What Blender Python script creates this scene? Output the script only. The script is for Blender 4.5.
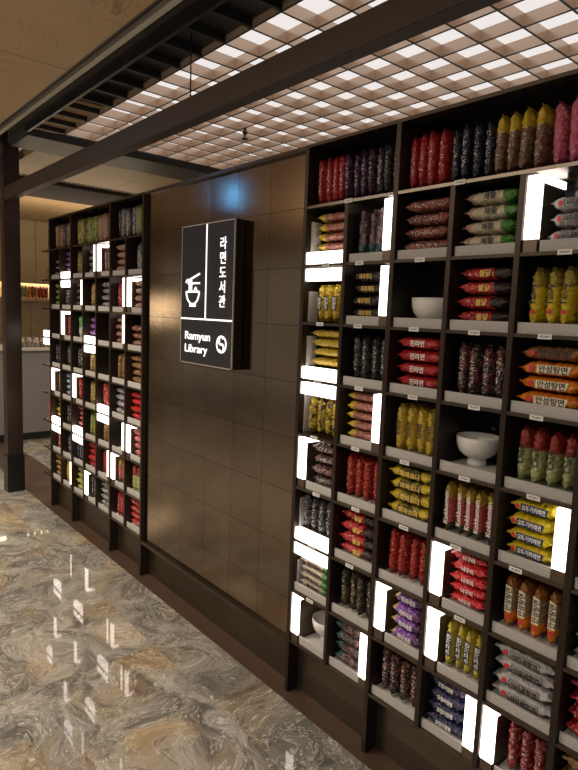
import bpy, bmesh, math, random
from mathutils import Vector, Matrix, noise
for o in list(bpy.data.objects): bpy.data.objects.remove(o, do_unlink=True)
SC = bpy.context.scene
COL = SC.collection
rnd = random.Random(7)

# ------------------------------------------------------------------ camera
cam_d = bpy.data.cameras.new('camera'); cam = bpy.data.objects.new('camera', cam_d); COL.objects.link(cam)
SC.camera = cam
cam_d.sensor_fit = 'HORIZONTAL'; cam_d.sensor_width = 36; cam_d.lens = 591.4 / 578 * 36
cam_d.clip_start = .02; cam_d.clip_end = 100
r_ = Vector((0.6444051907, 0.7636928819, 0.0389246997)); u_ = Vector((-0.1162811075, 0.0475529341, 0.9920773269)); w_ = Vector((-0.7557914092, 0.6438259862, -0.1194464117))
M_ = Matrix.Identity(4)
for i in range(3):
    M_[i][0] = r_[i]; M_[i][1] = u_[i]; M_[i][2] = -w_[i]
M_[2][3] = 1.73
cam.matrix_world = M_

# ------------------------------------------------------------------ world, lights, exposure
world = bpy.data.worlds.new('world'); SC.world = world; world.use_nodes = True
world.node_tree.nodes['Background'].inputs[0].default_value = (1.0, .86, .70, 1)
world.node_tree.nodes['Background'].inputs[1].default_value = .27
SC.view_settings.view_transform = 'Standard'; SC.view_settings.look = 'None'
SC.view_settings.exposure = 0.0; SC.view_settings.gamma = 1; SC.view_settings.use_curve_mapping = False

def area(name, loc, size, power, col=(1, .86, .7), rot=(0, 0, 0)):
    l = bpy.data.lights.new(name, 'AREA'); l.shape = 'RECTANGLE'; l.size, l.size_y = size; l.energy = power; l.color = col
    o = bpy.data.objects.new(name, l); COL.objects.link(o); o.location = loc; o.rotation_euler = rot
    return o
area('lobby_light', (-3.2, -1.3, 2.95), (3.2, .5), 60, (1, .90, .78))
area('lobby_light', (-0.4, -1.0, 2.95), (1.0, 1.0), 23, (1, .90, .78))
area('ceiling_fill', (-3.4, -1.8, 2.1), (4.5, .5), 72, (1, .84, .64), (math.pi, 0, 0))  # added fill light facing up, brightens the plywood ceiling; no such fixture
area('reflected_glow_light', (-8.6, -1.2, 1.75), (.5, .35), 2.6, (1, .78, .5), (math.radians(90), 0, math.radians(-60)))  # unseen warm source, added for a golden reflection in the bronze wall
area('ceiling_fill', (-7.6, 2.8, 2.2), (.3, 2.0), 16, (1, .84, .62), (math.pi, 0, 0))  # added fill light facing up, brightens the ceiling on the kitchen side
def spot_(name, loc, power, size=70):
    l = bpy.data.lights.new(name, 'SPOT'); l.energy = power; l.spot_size = math.radians(size); l.spot_blend = .6; l.shadow_soft_size = .05; l.color = (1, .85, .66)
    o = bpy.data.objects.new(name, l); COL.objects.link(o); o.location = loc; return o
for p_ in ((-6.3, .3), (-7.9, .3), (-4.2, .45), (-2.6, .3), (-7.3, 3.4), (-7.3, 4.6), (-6.2, 2.6)): spot_('downlight', (p_[0], p_[1], 2.97), 60, 110)

# ------------------------------------------------------------------ material helpers
def new_mat(name):
    m = bpy.data.materials.new(name); m.use_nodes = True
    nt = m.node_tree; return m, nt, nt.nodes['Principled BSDF']
def nd(nt, t, **k):
    n = nt.nodes.new(t)
    for a, b in k.items():
        if a.startswith('i_'):
            key = a[2:]; key = int(key) if key.isdigit() else key.replace('_', ' ')
            n.inputs[key].default_value = b
        else: setattr(n, a, b)
    return n
def c4(c): return (c[0], c[1], c[2], 1)
def math_(nt, op, a, b=None, c=None, clamp=False):
    n = nt.nodes.new('ShaderNodeMath'); n.operation = op; n.use_clamp = clamp
    for i, v in enumerate((a, b, c)):
        if v is None: continue
        if isinstance(v, (int, float)): n.inputs[i].default_value = v
        else: nt.links.new(v, n.inputs[i])
    return n.outputs[0]
def mixc(nt, fac, a, b, bt='MIX'):
    n = nt.nodes.new('ShaderNodeMix'); n.data_type = 'RGBA'; n.blend_type = bt
    for i, v in ((0, fac), (6, a), (7, b)):
        if isinstance(v, (int, float)): n.inputs[i].default_value = v
        elif isinstance(v, (tuple, list)): n.inputs[i].default_value = c4(v)
        else: nt.links.new(v, n.inputs[i])
    return n.outputs[2]
def ramp(nt, fac, stops):
    n = nt.nodes.new('ShaderNodeValToRGB'); e = n.color_ramp.elements
    while len(e) < len(stops): e.new(.5)
    for i, (p, c) in enumerate(stops): e[i].position = p; e[i].color = c4(c) if len(c) == 3 else c
    nt.links.new(fac, n.inputs[0]); return n.outputs[0]
def objco(nt): return nt.nodes.new('ShaderNodeTexCoord').outputs['Object']
def sepx(nt, v):
    n = nt.nodes.new('ShaderNodeSeparateXYZ'); nt.links.new(v, n.inputs[0]); return n.outputs
def noise_(nt, v, scale, detail=3, rough=.5, dist=0, out=0):
    n = nt.nodes.new('ShaderNodeTexNoise'); n.inputs['Scale'].default_value = scale; n.inputs['Detail'].default_value = detail
    n.inputs['Roughness'].default_value = rough; n.inputs['Distortion'].default_value = dist
    if v is not None: nt.links.new(v, n.inputs['Vector'])
    return n.outputs[out]
def mapping(nt, v, scale=(1, 1, 1), loc=(0, 0, 0), rot=(0, 0, 0)):
    n = nt.nodes.new('ShaderNodeMapping'); nt.links.new(v, n.inputs[0])
    n.inputs['Scale'].default_value = scale; n.inputs['Location'].default_value = loc; n.inputs['Rotation'].default_value = rot
    return n.outputs[0]
def bump(nt, h, bsdf, strength=.3, dist=.01):
    n = nt.nodes.new('ShaderNodeBump'); n.inputs['Strength'].default_value = strength; n.inputs['Distance'].default_value = dist
    nt.links.new(h, n.inputs['Height']); nt.links.new(n.outputs[0], bsdf.inputs['Normal'])
def simple(name, col, rough=.5, metal=0, var=.0, scale=8, bmp=0):
    m, nt, b = new_mat(name)
    b.inputs['Base Color'].default_value = c4(col); b.inputs['Roughness'].default_value = rough; b.inputs['Metallic'].default_value = metal
    co = objco(nt); f = noise_(nt, co, scale, 4)
    if var:
        nt.links.new(mixc(nt, f, tuple(x * (1 - var) for x in col), tuple(min(1, x * (1 + var)) for x in col)), b.inputs['Base Color'])
    nt.links.new(math_(nt, 'MULTIPLY_ADD', f, .12, rough - .06, clamp=True), b.inputs['Roughness'])
    if bmp: bump(nt, f, b, bmp, .002)
    return m
def emis(name, col, strength, base=(.8, .8, .8)):
    m, nt, b = new_mat(name)
    b.inputs['Base Color'].default_value = c4(base); b.inputs['Roughness'].default_value = .4
    co = objco(nt); f = noise_(nt, co, 60, 3)
    nt.links.new(mixc(nt, f, tuple(x * .93 for x in col), col), b.inputs['Emission Color'])
    b.inputs['Emission Strength'].default_value = strength
    return m

M = {}
M['steel'] = simple('dark_bronze_steel', (.055, .042, .034), .38, .75, .25, 5)
M['steel_black'] = simple('black_steel', (.018, .018, .020), .32, .3, .2, 5)
M['shelf_board'] = simple('shelf_board_metal', (.11, .088, .070), .22, .85, .15, 7)
M['back'] = simple('dark_back_panel', (.012, .014, .018), .12, .0, .2, 3)
M['beam'] = simple('beam_paint', (.060, .046, .037), .45, .3, .15, 6)
M['post'] = simple('post_paint', (.055, .036, .030), .33, .45, .15, 4)
M['duct'] = simple('grey_channel', (.060, .056, .054), .45, .3, .1, 4)
M['fin'] = simple('louver_fin', (.56, .42, .315), .24, .5, .06, 10)
M['fin_dark'] = simple('black_fin', (.012, .011, .010), .4, 0, .1, 10)
M['alu'] = simple('brushed_aluminium', (.62, .58, .50), .35, .6, .1, 12)
M['tray'] = simple('grey_felt_tray', (.50, .49, .475), .85, 0, .22, 120, .3)
M['bronze_block'] = simple('bronze_block', (.16, .12, .09), .4, .7, .1, 8)
M['tag'] = None
M['porcelain'] = simple('porcelain', (.78, .78, .74), .16, 0, .03, 4)
M['bowl_inner'] = simple('bowl_inner_shade', (.30, .25, .20), .5, 0, .05, 4)  # unused; brown tone stands in for shade inside the bowl
M['lamp'] = emis('lamp_diffuser', (1, .88, .79), 4.0)
M['panel_light'] = emis('ceiling_diffuser', (1, .95, .93), .84, (.3, .3, .3))
M['led'] = emis('led_strip', (1, .82, .52), 11)
M['sign_white'] = emis('sign_glow', (1, 1, 1), 1.3)
M['sign_face'] = simple('sign_face', (.017, .017, .025), .55, 0, .1, 3)
M['sign_side'] = simple('sign_side', (.02, .014, .010), .35, .4, .1, 3)
M['ink_black'] = simple('black_ink', (.02, .02, .025), .5)
M['ink_white'] = simple('white_ink', (.85, .85, .82), .5)
M['ink_red'] = simple('red_ink', (.65, .03, .04), .5)
M['ink_navy'] = simple('navy_ink', (.015, .03, .10), .4)
M['ink_gold'] = simple('gold_ink', (.75, .52, .12), .4)
M['ink_cream'] = simple('cream_ink', (.80, .74, .55), .5)

def tag_mat():
    m, nt, b = new_mat('paper_tag'); co = objco(nt)
    f = noise_(nt, mapping(nt, co, (260, 1, 420)), 1, 1)
    s = sepx(nt, co)
    band = math_(nt, 'MULTIPLY', math_(nt, 'LESS_THAN', math_(nt, 'ABSOLUTE', s[2]), .0030), math_(nt, 'LESS_THAN', math_(nt, 'ABSOLUTE', s[0]), .014))
    k = math_(nt, 'MULTIPLY', math_(nt, 'GREATER_THAN', f, .5), band)
    nt.links.new(mixc(nt, k, (.82, .82, .80), (.08, .08, .08)), b.inputs['Base Color']); b.inputs['Roughness'].default_value = .5
    return m
M['tag'] = tag_mat()

def marble():
    m, nt, b = new_mat('swirled_marble'); co = objco(nt)
    s = sepx(nt, co)
    T = .7225
    ix = math_(nt, 'FLOOR', math_(nt, 'DIVIDE', math_(nt, 'ADD', s[0], 4.05), T * 2))
    iy = math_(nt, 'FLOOR', math_(nt, 'DIVIDE', math_(nt, 'SUBTRACT', s[1], .65), T))
    cx = nt.nodes.new('ShaderNodeCombineXYZ'); nt.links.new(ix, cx.inputs[0]); nt.links.new(iy, cx.inputs[1])
    wn = nt.nodes.new('ShaderNodeTexWhiteNoise'); nt.links.new(cx.outputs[0], wn.inputs['Vector'])
    off = nt.nodes.new('ShaderNodeVectorMath'); off.operation = 'SCALE'; nt.links.new(wn.outputs['Color'], off.inputs[0]); off.inputs['Scale'].default_value = 5
    ad = nt.nodes.new('ShaderNodeVectorMath'); ad.operation = 'ADD'; nt.links.new(co, ad.inputs[0]); nt.links.new(off.outputs[0], ad.inputs[1])
    v = ad.outputs[0]
    def warp(vec, scale, amt, det=3):
        n = noise_(nt, vec, scale, det, .55, 0, 1)
        a = nt.nodes.new('ShaderNodeVectorMath'); a.operation = 'MULTIPLY_ADD'
        nt.links.new(n, a.inputs[0]); a.inputs[1].default_value = (amt, amt, amt); nt.links.new(vec, a.inputs[2]); return a.outputs[0]
    w1 = warp(v, 1.3, 1.2, 2); w2 = warp(w1, 4.0, .42, 4)
    big = noise_(nt, w1, 1.5, 3)
    gold = ramp(nt, noise_(nt, mapping(nt, w1, loc=(7, 3, 0)), 2.0, 4), [(.50, (0, 0, 0)), (.68, (1, 1, 1))])
    bands = noise_(nt, mapping(nt, w2, (1, 2.6, 1)), 3.2, 7, .62)
    base = ramp(nt, bands, [(.26, (.075, .07, .066)), (.40, (.15, .143, .132)), (.50, (.262, .248, .222)), (.60, (.345, .328, .295)), (.76, (.47, .45, .41))])
    goldc = ramp(nt, bands, [(.28, (.12, .08, .04)), (.45, (.29, .205, .105)), (.60, (.41, .32, .18)), (.76, (.58, .49, .37))])
    c = mixc(nt, math_(nt, 'MULTIPLY', gold, .85), base, goldc)
    pink = ramp(nt, noise_(nt, mapping(nt, w1, loc=(2, 9, 0)), 2.4, 3), [(.55, (0, 0, 0)), (.7, (1, 1, 1))])
    c = mixc(nt, math_(nt, 'MULTIPLY', pink, .35), c, (.33, .245, .175))
    # darker grey stone in some tiles, and in the border row next to the shelves
    bord = math_(nt, 'GREATER_THAN', s[1], .65 + T)
    dk = math_(nt, 'MULTIPLY', math_(nt, 'ADD', math_(nt, 'MULTIPLY', bord, .55), math_(nt, 'MULTIPLY', math_(nt, 'GREATER_THAN', wn.outputs['Value'], .72), .3)), ramp(nt, big, [(.35, (1, 1, 1)), (.62, (.1, .1, .1))]))
    c = mixc(nt, dk, c, (.10, .10, .095))
    # thin white and dark veins
    def vein(vec, scale, wdt):
        n = noise_(nt, vec, scale, 5, .6)
        d = math_(nt, 'ABSOLUTE', math_(nt, 'SUBTRACT', n, .5))
        return math_(nt, 'SUBTRACT', 1, math_(nt, 'DIVIDE', d, wdt), clamp=True)
    vw = vein(w2, 3.0, .010); vw2 = vein(mapping(nt, w2, loc=(5, 5, 5)), 6.0, .013); vd = vein(mapping(nt, w2, (1, 1.8, 1), loc=(1, 8, 2)), 4.5, .012)
    c = mixc(nt, math_(nt, 'MULTIPLY', vd, .6), c, (.05, .045, .04))
    c = mixc(nt, math_(nt, 'MULTIPLY', vw, .55), c, (.66, .64, .60))
    c = mixc(nt, math_(nt, 'MULTIPLY', vw2, .5), c, (.60, .57, .52))
    fleck = ramp(nt, noise_(nt, w2, 26, 2), [(.66, (0, 0, 0)), (.72, (1, 1, 1))])
    c = mixc(nt, math_(nt, 'MULTIPLY', fleck, .6), c, (.68, .67, .65))
    # joints
    def joint(sv, o):
        fr = math_(nt, 'FRACT', math_(nt, 'DIVIDE', math_(nt, 'ADD', sv, o), T))
        d = math_(nt, 'MINIMUM', fr, math_(nt, 'SUBTRACT', 1, fr)); return math_(nt, 'LESS_THAN', d, .0022)
    frx = math_(nt, 'FRACT', math_(nt, 'DIVIDE', math_(nt, 'ADD', s[0], 4.05), T * 2))
    jx = math_(nt, 'LESS_THAN', math_(nt, 'MINIMUM', frx, math_(nt, 'SUBTRACT', 1, frx)), .0011)
    j = math_(nt, 'MAXIMUM', joint(s[1], -.65), jx)
    c = mixc(nt, math_(nt, 'MULTIPLY', j, .5), c, (.14, .12, .10))
    nt.links.new(c, b.inputs['Base Color'])
    b.inputs['Roughness'].default_value = .035; b.inputs['IOR'].default_value = 1.55; b.inputs['Specular IOR Level'].default_value = .6
    return m
M['marble'] = marble()

def plywood(name, c0, c1, line=(.10, .06, .03), seam=None):
    m, nt, b = new_mat(name); co = objco(nt)
    n = noise_(nt, mapping(nt, co, (1, 2.2, 2.2)), 1.6, 3, .5, 1.2)
    rings = math_(nt, 'FRACT', math_(nt, 'MULTIPLY', n, 22))
    thin = math_(nt, 'SUBTRACT', 1, math_(nt, 'DIVIDE', math_(nt, 'MINIMUM', rings, math_(nt, 'SUBTRACT', 1, rings)), .10), clamp=True)
    mask = ramp(nt, noise_(nt, co, 4.0, 3), [(.44, (0, 0, 0)), (.58, (1, 1, 1))])
    fine = noise_(nt, mapping(nt, co, (3, 60, 60)), 3, 3)
    c = mixc(nt, fine, c0, c1)
    c = mixc(nt, math_(nt, 'MULTIPLY', math_(nt, 'MULTIPLY', thin, mask), .6), c, line)
    if seam:
        s = sepx(nt, co); js = None
        for ax, o, T in seam:
            fr = math_(nt, 'FRACT', math_(nt, 'DIVIDE', math_(nt, 'ADD', s[ax], o), T))
            k = math_(nt, 'LESS_THAN', math_(nt, 'MINIMUM', fr, math_(nt, 'SUBTRACT', 1, fr)), .0035 / T)
            js = k if js is None else math_(nt, 'MAXIMUM', js, k)
        c = mixc(nt, js, c, (.05, .03, .02))
    nt.links.new(c, b.inputs['Base Color']); b.inputs['Roughness'].default_value = .5
    return m
M['ply'] = plywood('plywood_ceiling', (.40, .27, .145), (.50, .35, .19), seam=[(0, 3.41, 2.4), (1, -2.75, 2.4)])
M['ply_wall'] = plywood('plywood_wall', (.50, .36, .20), (.62, .47, .28), seam=[(1, -3.0, .6)])
M['brown_strip'] = simple('brown_floor_strip', (.068, .040, .028), .45, 0, .15, 14)
M['grey_counter'] = simple('grey_counter', (.20, .19, .185), .5, 0, .05, 3)
M['counter_top'] = simple('counter_top', (.55, .50, .43), .3, 0, .05, 6)

def bronze():
    m, nt, b = new_mat('brushed_bronze_tiles'); co = objco(nt); s = sepx(nt, co)
    ix = math_(nt, 'FLOOR', math_(nt, 'DIVIDE', math_(nt, 'ADD', s[0], 2.18), .25)); iz = math_(nt, 'FLOOR', math_(nt, 'DIVIDE', math_(nt, 'SUBTRACT', s[2], 1.68), .25))
    cx = nt.nodes.new('ShaderNodeCombineXYZ'); nt.links.new(ix, cx.inputs[0]); nt.links.new(iz, cx.inputs[1])
    wn = nt.nodes.new('ShaderNodeTexWhiteNoise'); nt.links.new(cx.outputs[0], wn.inputs['Vector'])
    br = noise_(nt, mapping(nt, co, (4, 4, 120)), 4, 3)
    cl = noise_(nt, co, 2.2, 4)
    f = math_(nt, 'ADD', math_(nt, 'MULTIPLY', wn.outputs['Value'], .12), math_(nt, 'ADD', math_(nt, 'MULTIPLY', br, .3), math_(nt, 'MULTIPLY', cl, .48)))
    c = ramp(nt, f, [(.25, (.190, .150, .115)), (.75, (.36, .288, .22))])
    def jn(a, o):
        fr = math_(nt, 'FRACT', math_(nt, 'DIVIDE', math_(nt, 'ADD', s[a], o), .25)); return math_(nt, 'LESS_THAN', math_(nt, 'MINIMUM', fr, math_(nt, 'SUBTRACT', 1, fr)), .006)
    j = math_(nt, 'MAXIMUM', jn(0, 2.18), jn(2, -1.68))
    c = mixc(nt, math_(nt, 'MULTIPLY', j, .75), c, (.03, .02, .015))
    nt.links.new(c, b.inputs['Base Color']); b.inputs['Metallic'].default_value = 1.0
    nt.links.new(math_(nt, 'ADD', math_(nt, 'MULTIPLY', cl, .10), .075), b.inputs['Roughness'])
    tilt = nt.nodes.new('ShaderNodeVectorMath'); tilt.operation = 'MULTIPLY_ADD'
    nt.links.new(wn.outputs['Color'], tilt.inputs[0]); tilt.inputs[1].default_value = (.012, 0, .012)
    ge = nt.nodes.new('ShaderNodeNewGeometry'); nt.links.new(ge.outputs['Normal'], tilt.inputs[2])
    bp = nt.nodes.new('ShaderNodeBump'); bp.inputs['Strength'].default_value = .06; bp.inputs['Distance'].default_value = .002
    nt.links.new(br, bp.inputs['Height']); nt.links.new(tilt.outputs[0], bp.inputs['Normal']); nt.links.new(bp.outputs[0], b.inputs['Normal'])
    return m
M['bronze'] = bronze()
M['plinth'] = simple('plinth_bronze', (.11, .085, .062), .34, .75, .25, 5)

# ------------------------------------------------------------------ mesh helpers
class MB:
    def __init__(s): s.bm = bmesh.new()
    def box(s, x0, x1, y0, y1, z0, z1, mi=0):
        v = [s.bm.verts.new(p) for p in ((x0, y0, z0), (x1, y0, z0), (x1, y1, z0), (x0, y1, z0), (x0, y0, z1), (x1, y0, z1), (x1, y1, z1), (x0, y1, z1))]
        for q in ((0, 3, 2, 1), (4, 5, 6, 7), (0, 1, 5, 4), (1, 2, 6, 5), (2, 3, 7, 6), (3, 0, 4, 7)):
            f = s.bm.faces.new([v[i] for i in q]); f.material_index = mi
        return s
    def prism(s, pts, y0, y1, mi=0):     # polygon in x,z extruded along y
        a = [s.bm.verts.new((x, y0, z)) for x, z in pts]; b = [s.bm.verts.new((x, y1, z)) for x, z in pts]
        n = len(pts)
        s.bm.faces.new(a).material_index = mi; s.bm.faces.new(b[::-1]).material_index = mi
        for i in range(n): s.bm.faces.new((a[(i + 1) % n], a[i], b[i], b[(i + 1) % n])).material_index = mi
        return s
    def lathe(s, prof, n=32, c=(0, 0, 0), mi=0):
        rings = []
        for r, z in prof:
            rings.append([s.bm.verts.new((c[0] + max(r, 1e-5) * math.cos(2 * math.pi * i / n), c[1] + max(r, 1e-5) * math.sin(2 * math.pi * i / n), c[2] + z)) for i in range(n)])
        for a, b in zip(rings, rings[1:]):
            for i in range(n):
                f = s.bm.faces.new((a[i], a[(i + 1) % n], b[(i + 1) % n], b[i])); f.smooth = True; f.material_index = mi
        return s
    def tube(s, p, q, r, n=10, mi=0):
        p = Vector(p); q = Vector(q); d = (q - p).normalized(); a = d.orthogonal().normalized(); b = d.cross(a)
        A = [s.bm.verts.new(p + (a * math.cos(t) + b * math.sin(t)) * r) for t in [2 * math.pi * i / n for i in range(n)]]
        B = [s.bm.verts.new(q + (a * math.cos(t) + b * math.sin(t)) * r) for t in [2 * math.pi * i / n for i in range(n)]]
        for i in range(n):
            f = s.bm.faces.new((A[i], A[(i + 1) % n], B[(i + 1) % n], B[i])); f.smooth = True; f.material_index = mi
        s.bm.faces.new(A[::-1]).material_index = mi; s.bm.faces.new(B).material_index = mi
        return s
    def mesh(s, name, mats, bevel=0):
        bmesh.ops.recalc_face_normals(s.bm, faces=s.bm.faces)
        if bevel: bmesh.ops.bevel(s.bm, geom=[e for e in s.bm.edges if len(e.link_faces) == 2 and e.calc_face_angle(0) > .6], offset=bevel, segments=2, affect='EDGES', clamp_overlap=True)
        me = bpy.data.meshes.new(name); s.bm.to_mesh(me); s.bm.free()
        for m in (mats if isinstance(mats, (list, tuple)) else [mats]): me.materials.append(m)
        return me
    def build(s, name, mats, parent=None, loc=(0, 0, 0), bevel=0, rot=None):
        return link(name, s.mesh(name, mats, bevel), parent, loc, rot)
def link(name, me, parent=None, loc=(0, 0, 0), rot=None):
    o = bpy.data.objects.new(name, me); COL.objects.link(o); o.location = loc
    if rot: o.rotation_euler = rot
    if parent: o.parent = parent
    return o
def root(name, loc=(0, 0, 0), rot=None): return link(name, None, None, loc, rot)
def tag(o, label=None, cat=None, group=None, kind=None):
    if label: o['label'] = label
    if cat: o['category'] = cat
    if group: o['group'] = group
    if kind: o['kind'] = kind
    return o
def struct(o): o['kind'] = 'structure'; return o
def text_mesh(s, size, off=0.0, mat=None, extrude=0, align='LEFT', sx=1):
    cu = bpy.data.curves.new('t', 'FONT'); cu.body = s; cu.size = size; cu.offset = off; cu.extrude = extrude; cu.align_x = align; cu.resolution_u = 3
    o = bpy.data.objects.new('t', cu); COL.objects.link(o)
    dg = bpy.context.evaluated_depsgraph_get(); me = bpy.data.meshes.new_from_object(o.evaluated_get(dg))
    bpy.data.objects.remove(o); bpy.data.curves.remove(cu)
    for v in me.vertices: v.co = Vector((v.co.x * sx, -v.co.z, v.co.y))     # upright, facing -Y
    me.materials.clear()
    if mat: me.materials.append(mat)
    return me

# ------------------------------------------------------------------ structure
YF = 1.681                     # front plane of the shelving
B0, PZ = 1.930, .24            # shelf board heights: B0 - PZ*i  -> 2.17 is the first, see ZB
def ZB(i): return 2.173 - .24 * i        # i = 0..8, top of shelf row = 2.413
ZTOP = 2.413
XL0, PL = -5.0879, .24114      # left rack uprights
XR0, PR = -1.9131, .24194      # right rack uprights

struct(MB().box(-13, 3, -5, 1.637, -.1, 0).build('floor', M['marble']))
struct(MB().box(-13, -5.25, 2.06, 7, -.1, 0).build('floor', M['marble']))
struct(MB().box(-13, 3, 1.637, 2.06, -.1, 0).build('trim_1', M['brown_strip']))
struct(MB().box(-13, 3, -5, 1.235, 3.0, 3.08).build('ceiling', M['ply']))
struct(MB().box(-13, -5.3, 1.66, 7, 3.0, 3.08).build('ceiling', M['ply']))
struct(MB().box(-13, 3, 1.1, 1.7, 3.22, 3.3).build('ceiling', M['steel_black']))
struct(MB().box(-13, 3, 1.235, 1.25, 3.0, 3.22).build('trim_2', M['beam']))
# rails framing the lit ceiling
struct(MB().box(-4.83, 3, 1.43, 1.452, 3.0, 3.20).build('trim_3', M['steel_black'], bevel=.001))
struct(MB().box(-13, 3, 1.392, 1.427, 3.105, 3.14).build('trim_4', simple('white_profile', (.88, .86, .80), .5), bevel=.002))
struct(MB().box(-5.30, -4.82, 1.43, 4.2, 2.985, 3.2).build('trim_5', M['duct'], bevel=.02))
struct(MB().box(-7.35, -6.45, 1.46, 7, 2.96, 3.05).build('trim_6', simple('dark_soffit', (.030, .021, .017), .95), bevel=.004))
sl = MB()
for i in range(60): sl.box(-6.39, -6.36, 1.5 + i * .05, 1.53 + i * .05, 2.996, 3.001)
struct(sl.build('trim_7', M['fin_dark']))
struct(MB().box(-4.9, 3, 1.664, 3.5, 3.075, 3.12).build('ceiling', M['fin_dark']))
struct(MB().box(-4.9, -3.95, 1.45, 1.66, 3.034, 3.06).build('ceiling', M['ply']))
struct(MB().box(-3.95, 3, 1.45, 1.66, 3.034, 3.06).build('ceiling', M['steel_black']))
# bronze wall between the two shelf units
RX0 = XR0 - .012; LX1 = XL0 + 7 * PL + .012
struct(MB().box(LX1 - .02, RX0 + .02, 1.705, 1.745, .222, ZTOP).build('wall_back', M['bronze']))
struct(MB().box(LX1, RX0, 1.683, 1.745, .215, .24).build('trim_8', M['shelf_board'], bevel=.002))
struct(MB().box(LX1, RX0, 1.683, 1.745, ZTOP - .006, ZTOP + .012).build('trim_9', M['shelf_board'], bevel=.002))
struct(MB().box(-5.13, 1.2, 1.742, 1.76, 0, .24).build('baseboard_back', M['plinth']))
struct(MB().box(-5.13, 1.2, 1.915, 1.95, 0, ZTOP).build('wall_back', M['steel_black']))

# ------------------------------------------------------------------ ceiling louver with lit panels
grid = root('louver_ceiling_light', (-2.5, 2.4, 3.0))
tag(grid, 'large egg-crate louver of square cells with glowing white panels over the shelves', 'ceiling light')
GX = [-1.886 - .2128 * k for k in range(-7, 14)]
GY = [1.664 + .208 * k for k in range(0, 8)]
gm = MB()
for x in GX: gm.box(x - .003 + 2.5, x + .003 + 2.5, 1.664 - 2.4, GY[-1] - 2.4, 0, .055)
for y in GY: gm.box(min(GX) + 2.5, max(GX) + 2.5, y - .003 - 2.4, y + .003 - 2.4, 0.0005, .055)
gm.build('louver_grid', M['fin'], grid)
gl = MB()
for x in GX: gl.box(x - .0045 + 2.5, x + .0045 + 2.5, 1.664 - 2.4, GY[-1] - 2.4, -.003, -.0002)
for y in GY: gl.box(min(GX) + 2.5, max(GX) + 2.5, y - .0045 - 2.4, y + .0045 - 2.4, -.0028, -.0003)
tag(gl.build('grid_edge', M['fin_dark'], grid), 'black lower edges of the louver')
pm = MB().box(min(GX) + 2.5, max(GX) + 2.5, 1.664 - 2.4, GY[-1] - 2.4, .056, .062)
tag(pm.build('diffuser_panel', M['panel_light'], grid), 'glowing white panels')
for x in GX: tag(MB().box(x - .009 + 2.5, x + .009 + 2.5, 1.453 - 2.4, 1.659 - 2.4, 0.0, .033).build('side_fin', M['fin_dark'], grid), 'black fin in the unlit outer row')
GXl = min(GX)

# beam, post, rod
beam = MB().box(-5.655, 2.5, 1.49, 1.558, 2.612, 2.722).build('ceiling_beam', M['beam'], bevel=.004)
tag(beam, 'long dark brown square steel beam running from the post under the glowing ceiling', 'beam')
post = root('steel_post', (-5.72, 1.553, 0)); tag(post, 'tall dark brown square steel post with black foot left of the shelves', 'post')
MB().box(-.06, .063, -.065, .068, .34, 3.2).build('shaft', M['post'], post, bevel=.004)
tag(MB().box(-.068, .071, -.073, .076, 0, .34).build('foot_casing', M['steel_black'], post, bevel=.003), 'glossy black casing round the foot')
tag(MB().tube((-2.595, 1.522, 2.722), (-2.595, 1.522, 3.075), .0035).build('hanger_rod', M['steel']), 'thin steel rod hanging from ceiling and holding the beam', 'rod')
sp = root('sprinkler_head', (-3.54, 2.52, 2.93)); tag(sp, 'small dark sprinkler head poking below the glowing louver', 'sprinkler')
MB().lathe([(0, .145), (.012, .145), (.012, .06), (.018, .055), (.018, .04), (0, .04)], 12).build('pipe', M['steel'], sp)
MB().lathe([(0, .04), (.006, .04), (.006, .012), (.024, .008), (.024, .002), (0, 0)], 12).build('deflector', M['steel_black'], sp)

# ------------------------------------------------------------------ wall sign
sg = root('wall_sign', (-2.6125, 1.645, 1.8075)); tag(sg, 'dark rectangular wall sign with glowing white Korean and English library lettering', 'sign')
SX0, SX1, SZ0, SZ1 = -.249, .245, -.3615, .3615
MB().box(SX0, SX1, .004, .0585, SZ0, SZ1).build('casing', M['sign_side'], sg, bevel=.002)
MB().box(SX0 + .004, SX1 - .004, 0, .004, SZ0 + .004, SZ1 - .004).build('face_panel', M['sign_face'], sg)
fr = MB()
for a in ((SX0, SX1, SZ0, SZ0 + .005), (SX0, SX1, SZ1 - .005, SZ1), (SX0, SX0 + .005, SZ0, SZ1), (SX1 - .005, SX1, SZ0, SZ1)): fr.box(a[0], a[1], -.0015, .006, a[2], a[3])
tag(fr.build('rim', M['alu'], sg), 'thin pale metal rim')
ln = MB().box(-.006, .002, -.0025, .001, -.119, SZ1 - .006).box(SX0 + .005, SX1 - .005, -.0025, .001, -.127, -.119)
tag(ln.build('glowing_line', M['sign_white'], sg), 'glowing white dividing lines')
def sign_text(s, x, z, size, name='lettering', off=.0, sx=1, **k):
    o = link(name, text_mesh(s, size, off, M['sign_white'], .001, sx=sx, **k), sg, (x, -.002, z)); return o
for i, ch in enumerate('라면도서관'):
    sign_text(ch, .150, .228 - i * .0705, .066, off=.0005, align='CENTER')
def fit_text(t, x, z, size, width):
    o = sign_text(t, x, z, size, off=.0003); me = o.data
    w = max(v.co.x for v in me.vertices) - min(v.co.x for v in me.vertices)
    for v in me.vertices: v.co.x *= width / w
fit_text('Ramyun', -.203, -.232, .060, .245)
fit_text('Library', -.203, -.300, .060, .222)
def stroke(mb, pts, r=.004, close=False):
    n = len(pts)
    for i in range(n if close else n - 1):
        a, b = pts[i], pts[(i + 1) % n]
        mb.tube((a[0], -.002, a[1]), (b[0], -.002, b[1]), r, 6)
bw = MB(); bx, bz = -.128, .018      # bowl pictogram
stroke(bw, [(bx - .066, bz), (bx + .066, bz)], .0045)
stroke(bw, [(bx + .064 * math.cos(t), bz + .064 * math.sin(t)) for t in [math.pi + i * math.pi / 14 for i in range(15)]], .0045)
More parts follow.
